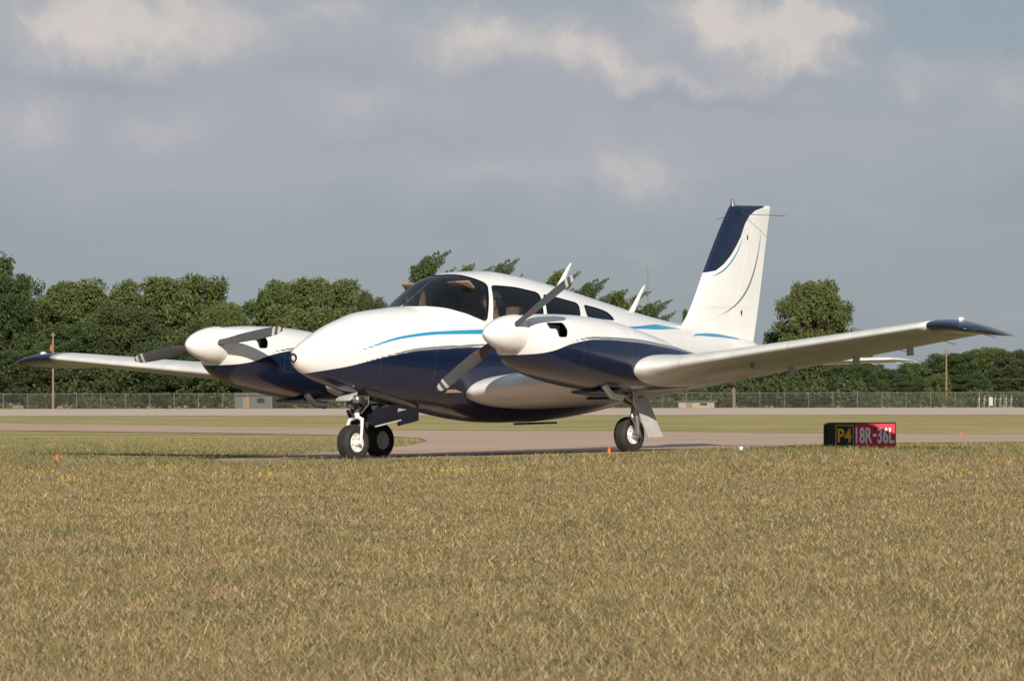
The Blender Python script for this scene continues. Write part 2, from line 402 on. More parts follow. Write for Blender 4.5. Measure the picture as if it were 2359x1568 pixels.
f_=fin('tail_fin',0,.60,zs,m_fin,plane);fin('rudder',.606,1,zs,m_fin,plane)
mb=MB();mb.rev([(0,.026),(.03,.026),(.033,.02),(.06,.02),(.075,.004)],Matrix.Translation((-3.66,0,2.33))@Matrix.Rotation(-math.pi/2,4,'Y'),16);mb.obj('tail_beacon',m_metal,f_)
mb=MB();mb.box((-3.72,0,2.27),(.12,.10,.035),bev=.01)
for s in (1,-1): mb.tube([(-3.70,0,2.26),(-3.95,s*.42,2.225)],.003,6)
mb.obj('navigation_antenna',m_navy,f_)
for a,z in ((-3.83,2.03),(-3.70,1.30)):
    mb=MB();mb.box((a,.044,z),(.010,.010,.045),bev=.003);mb.obj('rudder_hinge',m_dark,f_)
for sg in (1,-1):
    rings=[]
    for b in np.concatenate([np.linspace(.03,1.68,12),1.68+.13*np.sin(np.linspace(.1,math.pi/2,8))]):
        k=1 if b<1.68 else max(.1,math.sqrt(max(0,1-((b-1.68)/.131)**2)))
        le=-3.42-.10*b;te=-4.18;c=(le-te);mid=te+.35*c
        x=.5*(1-np.cos(np.pi*np.linspace(0,1,22)));yt=5*(.2969*np.sqrt(x)-.126*x-.3516*x**2+.2843*x**3-.1036*x**4)*.09*c*k
        X=le-x*c;X=mid+(X-mid)*(.55+.45*k)
        rings.append(np.concatenate([np.stack([X,0*X+b*sg,.80-.02*x+yt],1),np.stack([X,0*X+b*sg,.80-.02*x-yt],1)[::-1][1:-1]]))
    sb=loft('stabilator',np.array(rings),m_white,plane)
    for b in (1.2,1.5,1.72):
        mb=MB();mb.tube([(-4.16,sg*b,.78),(-4.30,sg*(b+.01),.75)],.003,6);mb.obj('static_wick',m_gearwhite,sb)
def blade_ant(p0,p1,c0,c1,name):
    V=[];p0=Vector(p0);p1=Vector(p1)
    for t in np.linspace(0,1,10):
        p=p0.lerp(p1,t);c=c0+(c1-c0)*t
        if t>.95:c*=.6
        for q in np.linspace(0,2*np.pi,12,endpoint=False): V.append(p+Vector((c/2*math.cos(q),.009*math.sin(q)*(1-.5*t),0)))
    f=grid_faces(10,12);f.append(tuple(range(12))[::-1]);f.append(tuple(9*12+j for j in range(12)))
    return mesh_obj(name,V,f,m_white,fuse,fix=True,sharp=50)
blade_ant((-.86,0,1.49),(-1.10,0,1.775),.11,.035,'blade_antenna')
blade_ant((-1.98,0,1.28),(-2.22,0,1.565),.10,.035,'blade_antenna')
mb=MB();mb.tube([(-2.22,.03,1.24),(-2.24,.03,1.73)],[.0025,.0015],6);mb.obj('whip_antenna',m_blade,fuse)
mb=MB();mb.tube([(.62,-.1,1.66),(.60,-.1,1.70)],[.014,.01],10);mb.obj('temperature_probe',m_black,fuse)
# gear
def wheel(par,a,b,r=.163,w=.13):
    mb=MB();h=w/2
    prof=[(-h*.72,.085),(-h*.9,.105),(-h,.13),(-h*.93,.148),(-h*.7,.158),(-h*.35,.1625),(-h*.33,.158),(-h*.27,.158),(-h*.25,.163),(-.006,.163),(-.004,.158),(.004,.158),(.006,.163),(h*.25,.163),(h*.27,.158),(h*.33,.158),(h*.35,.1625),(h*.7,.158),(h*.93,.148),(h,.13),(h*.9,.105),(h*.72,.085)]
    M=Matrix.Translation((a,b,r))@Matrix.Rotation(math.pi/2,4,'Z')
    mb.rev(prof,M,48,cap=False)
    mb.obj('tyre',m_rubber,par,sharp=60)
    mb=MB();mb.rev([(-h*.72,.086),(-h*.8,.082),(-h*.6,.072),(-h*.45,.03),(-h*.85,.028),(-h*.88,.003),],M,32,cap=False)
    mb.rev([(h*.72,.086),(h*.8,.082),(h*.6,.072),(h*.45,.03),(h*.85,.028),(h*.88,.003),],M,32,cap=False)
    mb.rev([(-h*.72,.086),(h*.72,.086)],M,32,cap=False)
    for k in range(6):
        q=k*math.pi/3
        for s in (1,-1): mb.box((a+.052*math.cos(q),b+s*h*.62,r+.052*math.sin(q)),(.016,.012,.016),bev=.003)
    mb.obj('wheel_rim',m_gearwhite,par,sharp=40)
ng=empty('nose_landing_gear',(0,0,0),plane)
wheel(ng,2.10,0)
mb=MB()
mb.tube([(2.035,0,.44),(2.04,0,.38)],[.026,.024],16)
for s in (1,-1):
    mb.tube([(2.04,s*.02,.385),(2.05,s*.07,.37),(2.08,s*.092,.30),(2.10,s*.092,.163)],[.020,.018,.014,.013],12)
    mb.tube([(2.10,s*.10,.163),(2.10,s*.06,.163)],.020,14)
mb.obj('fork',m_gearwhite,ng)
mb=MB();mb.tube([(2.02,0,.62),(2.03,0,.53),(2.035,0,.43)],[.034,.034,.030],16);mb.obj('shock_strut',m_dmetal,ng)
mb=MB();mb.tube([(2.03,0,.45),(1.72,.04,.62)],.014,10);mb.tube([(2.03,0,.45),(1.72,-.04,.62)],.014,10)
mb.tube([(2.10,0,.50),(2.14,0,.44),(2.075,0,.40)],.011,8);mb.tube([(2.0,.05,.50),(2.05,.13,.56)],.02,10);mb.box((2.03,0,.55),(.12,.16,.08),bev=.015)
mb.tube([(1.98,-.06,.60),(2.0,-.10,.48),(2.04,-.05,.40)],.008,8);mb.tube([(1.95,.07,.60),(1.98,.09,.50),(2.04,.05,.42)],.008,8);mb.obj('drag_brace',m_dmetal,ng)
mb=MB();mb.rev([(0,.034),(.03,.038),(.045,.026),(.046,.004)],Matrix.Translation((2.14,.1,.55)),20);mb.obj('taxi_light',m_metal,ng)
m_nd=simple('door_navy_paint',(.003,.006,.018),.7,noise=.2)
for s in (1,-1):
    mb=MB();mb.box((1.82,s*.14,.405),(.34,.012,.15),Matrix.Rotation(s*-.30,3,'X')@Matrix.Rotation(.14,3,'Y'),bev=.003);mb.obj('nose_gear_door',m_nd,ng)
    mb=MB();mb.box((1.47,s*.12,.385),(.28,.012,.13),Matrix.Rotation(s*-.20,3,'X')@Matrix.Rotation(.16,3,'Y'),bev=.003);mb.obj('nose_gear_door',m_nd,ng)
    mb=MB();mb.box((1.81,s*.17,.328),(.36,.014,.012),Matrix.Rotation(.14,3,'Y'),bev=.003);mb.obj('door_edge_strip',m_greydoor,ng)
mb=MB();mb.box((2.17,.0,.575),(.13,.16,.02),Matrix.Rotation(.5,3,'Y'),bev=.004);mb.obj('gear_bay_panel',m_greydoor,ng)
for s in (1,-1):
    mg=empty('main_landing_gear',(0,0,0),plane);B=1.485
    wheel(mg,0,s*B)
    mb=MB();mb.tube([(.05,s*(B+.10),.60),(.03,s*(B+.11),.40),(.0,s*(B+.105),.163)],[.030,.028,.022],16)
    mb.tube([(0,s*(B+.12),.163),(0,s*(B+.05),.163)],.028,14)
    mb.tube([(.07,s*(B+.10),.42),(.10,s*(B+.11),.32),(.03,s*(B+.11),.24)],.012,8)
    mb.tube([(.03,s*(B+.08),.42),(.0,s*(B-.25),.58)],.016,10);mb.tube([(.03,s*(B+.10),.46),(.28,s*(B+.05),.58)],.014,10)
    mb.tube([(.02,s*(B+.08),.5),(.05,s*(B+.09),.3),(0,s*(B+.06),.2)],.006,6)
    mb.obj('strut',m_metal,mg)
    Vd=[(.13,.50),(-.08,.50),(-.27,.135),(-.06,.135)];mb=MB();vs=[]
    for o in (0,.012):
        for a,z in Vd: vs.append((a,s*(B+.15+o+(.5-z)*.05),z))
    mb.add(vs,[(0,1,2,3),(7,6,5,4),(0,4,5,1),(1,5,6,2),(2,6,7,3),(3,7,4,0)]);mb.obj('main_gear_door',m_greydoor,mg,smooth=False)
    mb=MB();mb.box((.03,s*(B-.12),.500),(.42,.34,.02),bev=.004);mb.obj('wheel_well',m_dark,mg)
mb=MB();mb.box((-.5,0,.285),(.35,.25,.02),bev=.008);mb.obj('belly_panel',m_navy,fuse)
# people
def person_at(a,b,shirt,label):
    pts=[(0,0,.78),(0.02,0,.93),(0.0,0,1.10),(-.02,0,1.20),(0,0,1.27),(.01,0,1.335),(.025,0,1.40),(.02,0,1.455),
         (.02,.15,1.175),(.10,.20,.99),(.34,.13,1.06),(.42,.12,1.08),
         (.02,-.15,1.175),(.10,-.20,.99),(.34,-.13,1.06),(.42,-.12,1.08),
         (.06,.09,.77),(.42,.11,.82),(.60,.11,.66),(.06,-.09,.77),(.42,-.11,.82),(.60,-.11,.66),(.115,0,1.375)]
    ed=[(0,1),(1,2),(2,3),(3,4),(4,5),(5,6),(6,7),(3,8),(8,9),(9,10),(10,11),(3,12),(12,13),(13,14),(14,15),(0,16),(16,17),(17,18),(0,19),(19,20),(20,21),(6,22)]
    rad=[.13,.125,.135,.09,.052,.066,.088,.072,.06,.045,.033,.035,.06,.045,.033,.035,.085,.065,.05,.085,.065,.05,.016]
    me=bpy.data.meshes.new('person');me.from_pydata(pts,ed,[]);o=bpy.data.objects.new('person',me);link(o)
    o.modifiers.new('skin','SKIN')
    for v,r in zip(me.skin_vertices[0].data,rad): v.radius=(r,r)
    me.skin_vertices[0].data[0].use_root=True
    o.modifiers.new('sub','SUBSURF').levels=2;o.modifiers['sub'].render_levels=2
    mt,nt,p=newmat('person_body');tc=N(nt,'ShaderNodeTexCoord');sx=N(nt,'ShaderNodeSeparateXYZ');nt.links.new(tc.outputs['Object'],sx.inputs[0])
    hd=mth(nt,'GREATER_THAN',sx.outputs[2],1.235);hand=mth(nt,'GREATER_THAN',sx.outputs[0],.22);hz=mth(nt,'GREATER_THAN',sx.outputs[2],.95)
    sk=mth(nt,'MAXIMUM',hd,mth(nt,'MULTIPLY',hand,hz))
    nt.links.new(mixc(nt,sk,shirt,(.30,.15,.10)),p.inputs['Base Color']);p.inputs['Roughness'].default_value=.7
    me.materials.append(mt)
    o.matrix_world=MA@Matrix.Translation((a,b,-.0))
    hb=MB();Vh=[]
    for i,t in enumerate(np.linspace(0.05,1.45,8)):
        for q in np.linspace(0,2*np.pi,18,endpoint=False):
            Vh.append((.005+.10*math.sin(t)*math.cos(q),.088*math.sin(t)*math.sin(q),1.42+.105*math.cos(t)))
    f=grid_faces(8,18);f.append(tuple(range(18)));hb.add(Vh,f);hb.obj('hair',simple('hair_brown',(.04,.025,.015),.8),o)
    hb=MB();hb.tube([(.01,.098*math.cos(t),1.41+.125*math.sin(t)) for t in np.linspace(0,math.pi,14)],.009,8)
    for s in (1,-1): hb.rev([(-.02,.03),(0,.036),(.02,.03)],Matrix.Translation((.01,s*.095,1.395))@Matrix.Rotation(math.pi/2,4,'Z'),16)
    hb.tube([(.02,.1,1.37),(.12,.06,1.33)],.004,6);hb.obj('headset',m_black,o)
    for s in (1,-1):
        hb=MB();hb.rev([(0,.022),(.004,.021),(.005,.002)],Matrix.Translation((.108,s*.035,1.41)),12);hb.obj('sunglass_lens',m_black,o)
    tag(o,label,"person")
person_at(.40,.26,(.05,.06,.09),"seated pilot in dark shirt wearing a headset in the cabin")
person_at(.34,-.27,(.16,.16,.16),"seated passenger in grey shirt wearing a headset in the cabin")
# ============================================================ GROUND
def axis(d,step,far):
    a=list(np.arange(-d,d+1e-6,step));x=d;s=step
    while x<far: s*=1.35;x+=s;a.append(x);a.insert(0,-x)
    return np.array(a)
gx=axis(14,.5,6000);gy=axis(40,1.0,6000)+50
GX,GY=np.meshgrid(gx,gy,indexing='ij')
Vg=np.stack([GX,GY,g(GX,GY)],-1).reshape(-1,3)
def grass_color(nt,vec):
    def nz(sc,det=4,v=vec):
        n=N(nt,'ShaderNodeTexNoise');n.inputs['Scale'].default_value=sc;n.inputs['Detail'].default_value=det;n.inputs['Roughness'].default_value=.65;nt.links.new(v,n.inputs['Vector']);return n.outputs['Fac']
    mp=N(nt,'ShaderNodeVectorMath',operation='MULTIPLY');mp.inputs[1].default_value=(1,.30,1);nt.links.new(vec,mp.inputs[0])
    big=mth(nt,'MULTIPLY_ADD',nz(2.2,7,mp.outputs[0]),4.0,-1.75,clamp=True)
    c=mixc(nt,mth(nt,'MULTIPLY',big,.85),(.335,.238,.120),(.165,.158,.060))
    mid=mth(nt,'MULTIPLY_ADD',nz(11.0,5),4.5,-2.1,clamp=True)
    c=mixc(nt,mth(nt,'MULTIPLY',mid,.45),c,(.14,.135,.050))
    lt=mth(nt,'MULTIPLY_ADD',nz(5.5,5),5.,-2.8,clamp=True)
    c=mixc(nt,mth(nt,'MULTIPLY',lt,.5),c,(.44,.325,.185))
    sy=N(nt,'ShaderNodeSeparateXYZ');nt.links.new(vec,sy.inputs[0])
    ed=mth(nt,'MULTIPLY_ADD',sy.outputs[1],1/6.,-40/6.,clamp=True)
    return mixc(nt,mth(nt,'MULTIPLY',ed,.5),c,(.14,.15,.05))
m,nt,p=newmat('grass_ground')
ge=N(nt,'ShaderNodeNewGeometry');c=grass_color(nt,ge.outputs['Position'])
c=mixc(nt,.35,c,(.07,.055,.03))
sx=N(nt,'ShaderNodeSeparateXYZ');nt.links.new(ge.outputs['Position'],sx.inputs[0])
far=mth(nt,'MULTIPLY_ADD',sx.outputs[1],1/25.,-50/25.,clamp=True)
n1=N(nt,'ShaderNodeTexNoise');n1.inputs['Scale'].default_value=.16;n1.inputs['Detail'].default_value=8;n1.inputs['Roughness'].default_value=.65;nt.links.new(ge.outputs['Position'],n1.inputs['Vector'])
mpv=N(nt,'ShaderNodeVectorMath',operation='MULTIPLY');mpv.inputs[1].default_value=(1.6,.12,1);nt.links.new(ge.outputs['Position'],mpv.inputs[0])
n2=N(nt,'ShaderNodeTexNoise');n2.inputs['Scale'].default_value=1.;n2.inputs['Detail'].default_value=9;n2.inputs['Roughness'].default_value=.8;nt.links.new(mpv.outputs[0],n2.inputs['Vector'])
fc=mixc(nt,mth(nt,'MULTIPLY_ADD',n1.outputs['Fac'],5.,-2.,clamp=True),(.44,.345,.160),(.27,.25,.10))
fc=mixc(nt,mth(nt,'MULTIPLY_ADD',n2.outputs['Fac'],6.,-3.3,clamp=True),fc,(.66,.48,.08))
c=mixc(nt,far,c,fc)
nt.links.new(c,p.inputs['Base Color']);p.inputs['Roughness'].default_value=1;p.inputs['Specular IOR Level'].default_value=.1
bp=N(nt,'ShaderNodeBump');bp.inputs['Strength'].default_value=.4;bp.inputs['Distance'].default_value=.03;nt.links.new(n1.outputs['Fac'],bp.inputs['Height']);nt.links.new(bp.outputs[0],p.inputs['Normal'])
ground=mesh_obj('grass_field',Vg,[(f[3],f[2],f[1],f[0])[::-1] for f in grid_faces(len(gx),len(gy),wrap=False)],m,None,fix=False)
if ground.data.polygons[0].normal.z<0: ground.data.flip_normals()
ground["kind"]="structure"
def pave_mat(name,c1,c2,joint=None):
    m,nt,p=newmat(name);ge=N(nt,'ShaderNodeNewGeometry')
    n1=N(nt,'ShaderNodeTexNoise');n1.inputs['Scale'].default_value=.35;n1.inputs['Detail'].default_value=8;nt.links.new(ge.outputs['Position'],n1.inputs['Vector'])
    n2=N(nt,'ShaderNodeTexNoise');n2.inputs['Scale'].default_value=60;n2.inputs['Detail'].default_value=3;nt.links.new(ge.outputs['Position'],n2.inputs['Vector'])
    c=mixc(nt,mth(nt,'MULTIPLY_ADD',n1.outputs['Fac'],2.4,-.7,clamp=True),c1,c2)
    c=mixc(nt,mth(nt,'MULTIPLY',n2.outputs['Fac'],.3),c,[x*.6 for x in c1])
    if joint:
        vr=N(nt,'ShaderNodeVectorRotate',rotation_type='Z_AXIS');vr.inputs['Angle'].default_value=1.05;nt.links.new(ge.outputs['Position'],vr.inputs['Vector'])
        sx=N(nt,'ShaderNodeSeparateXYZ');nt.links.new(vr.outputs[0],sx.inputs[0])
        mx=mth(nt,'PINGPONG',sx.outputs[0],joint);my=mth(nt,'PINGPONG',sx.outputs[1],joint)
        j=mth(nt,'LESS_THAN',mth(nt,'MINIMUM',mx,my),.012);c=mixc(nt,mth(nt,'MULTIPLY',j,.4),c,(.12,.09,.07))
    nt.links.new(c,p.inputs['Base Color']);p.inputs['Roughness'].default_value=.95;p.inputs['Specular IOR Level'].default_value=.1;return m
m_pave=pave_mat('taxiway_concrete',(.47,.335,.245),(.58,.43,.325),3.0)
m_run=pave_mat('runway_concrete',(.54,.42,.33),(.66,.53,.42))
top=[(-900,968),(-300,971),(0,974),(350,979),(700,986),(900,991),(1150,993),(1400,994),(1700,998),(2000,1001),(2359,1003),(2800,1005),(3400,1006)]
bot=[(3400,1021),(2800,1021),(2359,1021),(2100,1022),(1900,1025),(1750,1032),(1600,1040),(1450,1049)]
ton=[(430,1061),(560,1053),(700,1046),(850,1037),(940,1027),(984,1017),(970,1010),(900,1006),(800,1003),(600,999),(350,995),(0,990),(-300,987),(-900,984)]
poly=[W(*q) for q in top]+[W(*q) for q in bot]+[(.6,46.6),(-.6,46.7),(-1.6,46.8),(-2.4,46.9)]+[W(*q) for q in ton]
poly=np.array(poly)
GXp,GYp=np.meshgrid(np.arange(-30,30,1.0),np.arange(44,145,1.0));pts=np.stack([GXp.ravel(),GYp.ravel()],1)
ins=pts[sdf(pts,poly)>.35]
allp=[Vector(q) for q in poly]+[Vector(q) for q in ins]
n0=len(poly)
vo,eo,fo,_,_,_=delaunay_2d_cdt(allp,[(i,(i+1)%n0) for i in range(n0)],[],1,1e-5)
cent=np.array([np.mean([vo[i] for i in f],0) for f in fo]);okf=sdf(cent,poly)>0
tw=mesh_obj('taxiway',[(v[0],v[1],float(g(v[0],v[1]))+.008) for v in vo],[f for f,k in zip(fo,okf) if k],m_pave,None,fix=False)
for pl in tw.data.polygons:
    if pl.normal.z<0: pl.flip()
tw["kind"]="structure"
rw=mesh_obj('runway',[(-3000,222,.008),(3000,222,.008),(3000,560,.008),(-3000,560,.008)],[(0,1,2,3)],m_run,None,smooth=False);rw["kind"]="structure"
def blades(name,X,Y,hh,ww,mat):
    n=len(X);Z=g(X,Y)
    an=rng.uniform(0,2*np.pi,n);la=rng.uniform(0,2*np.pi,n);ln=rng.uniform(.2,1.5,n)*hh
    dx=np.cos(an)*ww/2;dy=np.sin(an)*ww/2
    tz=hh*rng.uniform(.25,1.1,n)
    v=np.empty((n,3,3),np.float32)
    v[:,0]=np.stack([X-dx,Y-dy,Z-.003],1);v[:,1]=np.stack([X+dx,Y+dy,Z-.003],1)
    v[:,2]=np.stack([X+np.cos(la)*ln,Y+np.sin(la)*ln,Z+tz],1)
    me=bpy.data.meshes.new(name);me.vertices.add(3*n);me.vertices.foreach_set('co',v.ravel())
    me.loops.add(3*n);me.loops.foreach_set('vertex_index',np.arange(3*n,dtype=np.int32))
    me.polygons.add(n);me.polygons.foreach_set('loop_start',np.arange(0,3*n,3,dtype=np.int32));me.polygons.foreach_set('loop_total',np.full(n,3,dtype=np.int32))
    r=np.repeat(rng.random(n),3).astype(np.float32);at=me.attributes.new('rnd','FLOAT','POINT');at.data.foreach_set('value',r)
    me.update();me.validate();me.materials.append(mat);o=bpy.data.objects.new(name,me);link(o);o["kind"]="stuff";return o
m,nt,p=newmat('grass_blade');ge=N(nt,'ShaderNodeNewGeometry');c=grass_color(nt,ge.outputs['Position'])
ar=N(nt,'ShaderNodeAttribute',attribute_name='rnd')
c=mixc(nt,mth(nt,'MULTIPLY',mth(nt,'GREATER_THAN',ar.outputs['Fac'],.78),.85),c,(.52,.40,.235))
c=mixc(nt,mth(nt,'MULTIPLY',mth(nt,'LESS_THAN',ar.outputs['Fac'],.22),.8),c,(.095,.115,.038))
c=mixc(nt,mth(nt,'MULTIPLY',mth(nt,'PINGPONG',mth(nt,'MULTIPLY',ar.outputs['Fac'],37.),1.),.35),c,(.06,.045,.022))
nt.links.new(c,p.inputs['Base Color']);p.inputs['Roughness'].default_value=.7;p.inputs['Specular IOR Level'].default_value=.2
m_blade_g=m
n=720000;tt=rng.random(n);Yb=8.6+(49.5-8.6)*tt**1.35;Xb=rng.uniform(-1,1,n)*(.0975*Yb+.15)
onp=sdf(np.stack([Xb,Yb],1),poly)>-.03;keep=~onp;Xb=Xb[keep];Yb=Yb[keep]
nzv=np.sin(Xb*2.1+Yb*.7)*np.sin(Yb*1.3-Xb*1.1)+.5*np.sin(Xb*6.3+1)*np.sin(Yb*3.9)
hh=(.0140+.0025*nzv)*rng.uniform(.4,1.7,len(Xb));hh*=1+1.6*np.clip((Yb-32)/12,0,1)
ww=.0016+.00018*Yb
gr1=blades('dry_grass',Xb,Yb,hh,ww*rng.uniform(.6,1.4,len(Xb)),m_blade_g);gr1["label"]="short dry brown and green mown grass"
n=60000;Yb=rng.uniform(45.5,75,n);Xb=rng.uniform(-1,1,n)*(.1*Yb)
keep=sdf(np.stack([Xb,Yb],1),poly)<-.02;Xb=Xb[keep];Yb=Yb[keep]
m2,nt,p=newmat('green_grass_blade');ar=N(nt,'ShaderNodeAttribute',attribute_name='rnd')
c=mixc(nt,ar.outputs['Fac'],(.12,.135,.042),(.34,.26,.11));nt.links.new(c,p.inputs['Base Color']);p.inputs['Roughness'].default_value=.7
blades('green_grass',Xb,Yb,rng.uniform(.015,.04,len(Xb)),np.full(len(Xb),.010),m2)
n=2300;Yb=rng.uniform(43,46.5,n);Xb=rng.uniform(-4.5,4.5,n)
cl=np.sin(Xb*3.1+2)*np.sin(Yb*2.3+Xb)>.0;Xb=Xb[cl];Yb=Yb[cl]
m3=simple('weed_green',(.095,.125,.035),.7,noise=.3)
blades('tall_weeds',Xb,Yb,rng.uniform(.03,.065,len(Xb)),np.full(len(Xb),.012),m3)
m_y=simple('yellow_petals',(.75,.53,.03),.7)
mb=MB()
for _ in range(260):
    if random.random()<.8:
        k=random.choice([(370,1083),(1030,1088),(1070,1090),(620,1098),(1480,1062),(1380,1066),(940,1092),(160,1110),(1820,1078),(90,1092),(500,1100),(280,1060),(2290,1070),(1160,1083),(700,1060),(1250,1056),(2180,1092)])
        X,Y=W(k[0]+random.gauss(0,24),k[1]+random.gauss(0,3.5))
    else: X,Y=W(random.uniform(0,2359),1054+random.random()**4*150)
    z=float(g(X,Y));h=random.uniform(.020,.034);r=random.uniform(.006,.012)*min(1,Y/44)
    mb.tube([(X,Y,z),(X,Y,z+h)],.0008,4,cap=False)
    mb.rev([(-.003,.001),(0,r),(.003,r*.6),(.004,.001)],Matrix.Translation((X,Y,z+h))@Matrix.Rotation(random.uniform(-1.4,-.4),4,'Y'),9)
for px_,py_ in ((940,1213),(975,1221),(1810,1196),(1170,1198),(2075,1140),(1180,1312),(2065,1280),(160,1147)):
    X,Y=W(px_,py_);z=float(g(X,Y));mb.rev([(-.002,.001),(0,.005),(.002,.003),(.003,.001)],Matrix.Translation((X,Y,z+.014))@Matrix.Rotation(-.9,4,'Y'),9)
fl=mb.obj('wild_flowers',m_y);fl["kind"]="stuff"
# ============================================================ TREES
def leafmat(name,c1,c2,c3):
    m,nt,p=newmat(name);ar=N(nt,'ShaderNodeAttribute',attribute_name='cl')
    oi=N(nt,'ShaderNodeObjectInfo')
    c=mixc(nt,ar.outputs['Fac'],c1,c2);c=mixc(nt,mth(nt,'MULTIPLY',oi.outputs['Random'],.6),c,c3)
    nt.links.new(c,p.inputs['Base Color']);p.inputs['Roughness'].default_value=.6;p.inputs['Specular IOR Level'].default_value=.2
    return m
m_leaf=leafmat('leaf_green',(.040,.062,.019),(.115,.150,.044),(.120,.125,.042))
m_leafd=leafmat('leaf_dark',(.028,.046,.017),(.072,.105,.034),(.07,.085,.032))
m_bark=simple('bark',(.09,.07,.05),.9,noise=.3,scale=3)
def leaves(cents,rads,tints,per,size,squash=.75):
    P=[];T=[]
    for c,r,t in zip(cents,rads,tints):
        n=int(per*r*r);d=rng.normal(size=(n,3));d/=np.linalg.norm(d,axis=1)[:,None]
        rr=r*(.50+.68*rng.random(n)**.8)*(1+.18*np.sin(d[:,0]*5+c[0])*np.sin(d[:,1]*6+c[1]))
        P.append(c+d*rr[:,None]*np.array([1,1,squash]));T.append(np.clip(t+rng.normal(0,.18,n),0,1))
    P=np.concatenate(P);T=np.concatenate(T);n=len(P)
    a=rng.normal(size=(n,3));a/=np.linalg.norm(a,axis=1)[:,None];b=np.cross(a,rng.normal(size=(n,3)));b/=np.linalg.norm(b,axis=1)[:,None]
    s=size*rng.uniform(.6,1.4,n)[:,None];a*=s;b*=s*.6
    V=np.stack([P-a,P+b*.9,P+a,P-b],1).reshape(-1,3)
    return V,np.arange(4*n).reshape(-1,4),np.repeat(T,4)
def crown_mesh(name,V,Fq,T,mat):
    me=bpy.data.meshes.new(name);n=len(Fq);me.vertices.add(len(V));me.vertices.foreach_set('co',V.astype(np.float32).ravel())
    me.loops.add(4*n);me.loops.foreach_set('vertex_index',Fq.astype(np.int32).ravel())
    me.polygons.add(n);me.polygons.foreach_set('loop_start',np.arange(0,4*n,4,dtype=np.int32));me.polygons.foreach_set('loop_total',np.full(n,4,dtype=np.int32))
    at=me.attributes.new('cl','FLOAT','POINT');at.data.foreach_set('value',T.astype(np.float32));me.update();me.validate();me.materials.append(mat);return me
def make_tree(kind,mat,seed):
    r=np.random.default_rng(seed);cs=[];rs=[];ts=[];mb=MB()
    if kind=='round': nC,rx,zb,zt=230,6.1,.8,14.2
    elif kind=='wind': nC,rx,zb,zt=100,4.0,2.5,14.0
    else: nC,rx,zb,zt=60,2.6,1.5,14.5
    lean=2.2 if kind=='wind' else 0
    lobes=r.normal(size=(5,))
    for _ in range(nC):
        h=r.random()**.85
        q=r.uniform(0,2*math.pi)
        if kind=='cone': w=rx*(1-h*.9)
        elif kind=='wind': w=rx*math.sin(math.pi*min(1,.12+h*.85))**.8*(1-.35*h)
        else: w=rx*(math.sin(math.pi*(.24+h*.63))**.62)*(1+.08*math.sin(2*q+lobes[0]*3)+.07*math.sin(3*q+5*h+lobes[1]*3))
        d=w*math.sqrt(r.uniform(.2,1.0))*r.uniform(.85,1.06)
        z=zb+h*(zt-zb)+r.normal(0,.25)
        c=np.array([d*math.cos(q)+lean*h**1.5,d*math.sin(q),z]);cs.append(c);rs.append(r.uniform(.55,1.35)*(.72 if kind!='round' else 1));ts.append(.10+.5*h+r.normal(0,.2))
    if kind=='wind':
        for _ in range(24):
            q=r.uniform(0,2*math.pi);h=r.uniform(.4,1);b=np.array([2.3*math.cos(q)+lean*h,2.3*math.sin(q),zb+h*(zt-zb)])
            for k in range(6): cs.append(b+np.array([.5*k,0,.22*k]));rs.append(.62-.08*k);ts.append(.4)
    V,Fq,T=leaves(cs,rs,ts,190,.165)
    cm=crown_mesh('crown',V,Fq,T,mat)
    mb.tube([(0,0,-.2),(.1,0,2.5),(.2+lean*.2,.1,6),(.3+lean*.5,0,10)],[.42,.33,.24,.10],8)
    for c in cs[::6]:
        z0=min(8,max(2.2,c[2]*.55));mb.tube([(.15+lean*.02*z0,0,z0),(c[0]*.5,c[1]*.5,(z0+c[2])/2-.2),tuple(c)],[.15,.09,.03],5)
    tr=MB.obj(mb,'trunk',m_bark);tm=tr.data;bpy.data.objects.remove(tr)
    return tm,cm
kinds={'r0':make_tree('round',m_leaf,1),'r1':make_tree('round',m_leaf,2),'r2':make_tree('round',m_leaf,3),'d0':make_tree('round',m_leafd,4),'d1':make_tree('round',m_leafd,14),'w0':make_tree('wind',m_leafd,5),'w1':make_tree('wind',m_leaf,6),'c0':make_tree('cone',m_leafd,8)}
def tree(k,px,topy,wpx,Y,label,grp="trees behind the airfield fence"):
    tm,cm=kinds[k];s=F/Y;h=(HY-topy)/s+H;sz=h/15.0
    base={'r':13.4,'d':13.4,'w':10.,'c':5.6}[k[0]];sxy=(wpx/s)/base
    e=empty('tree',((px-CX)/s,Y,0));e.scale=(sxy,sxy,sz)
    if k[0]!='w': e.rotation_euler=(0,0,random.uniform(0,6.28))
    for nm,me in (('trunk',tm),('crown',cm)): link(bpy.data.objects.new(nm,me),e)
    tag(e,label,"tree",grp)
full_="tall leafy green tree behind the airfield fence";dk="dark green broadleaf tree beyond the fence";wi="slender wind-blown tree behind the fence"
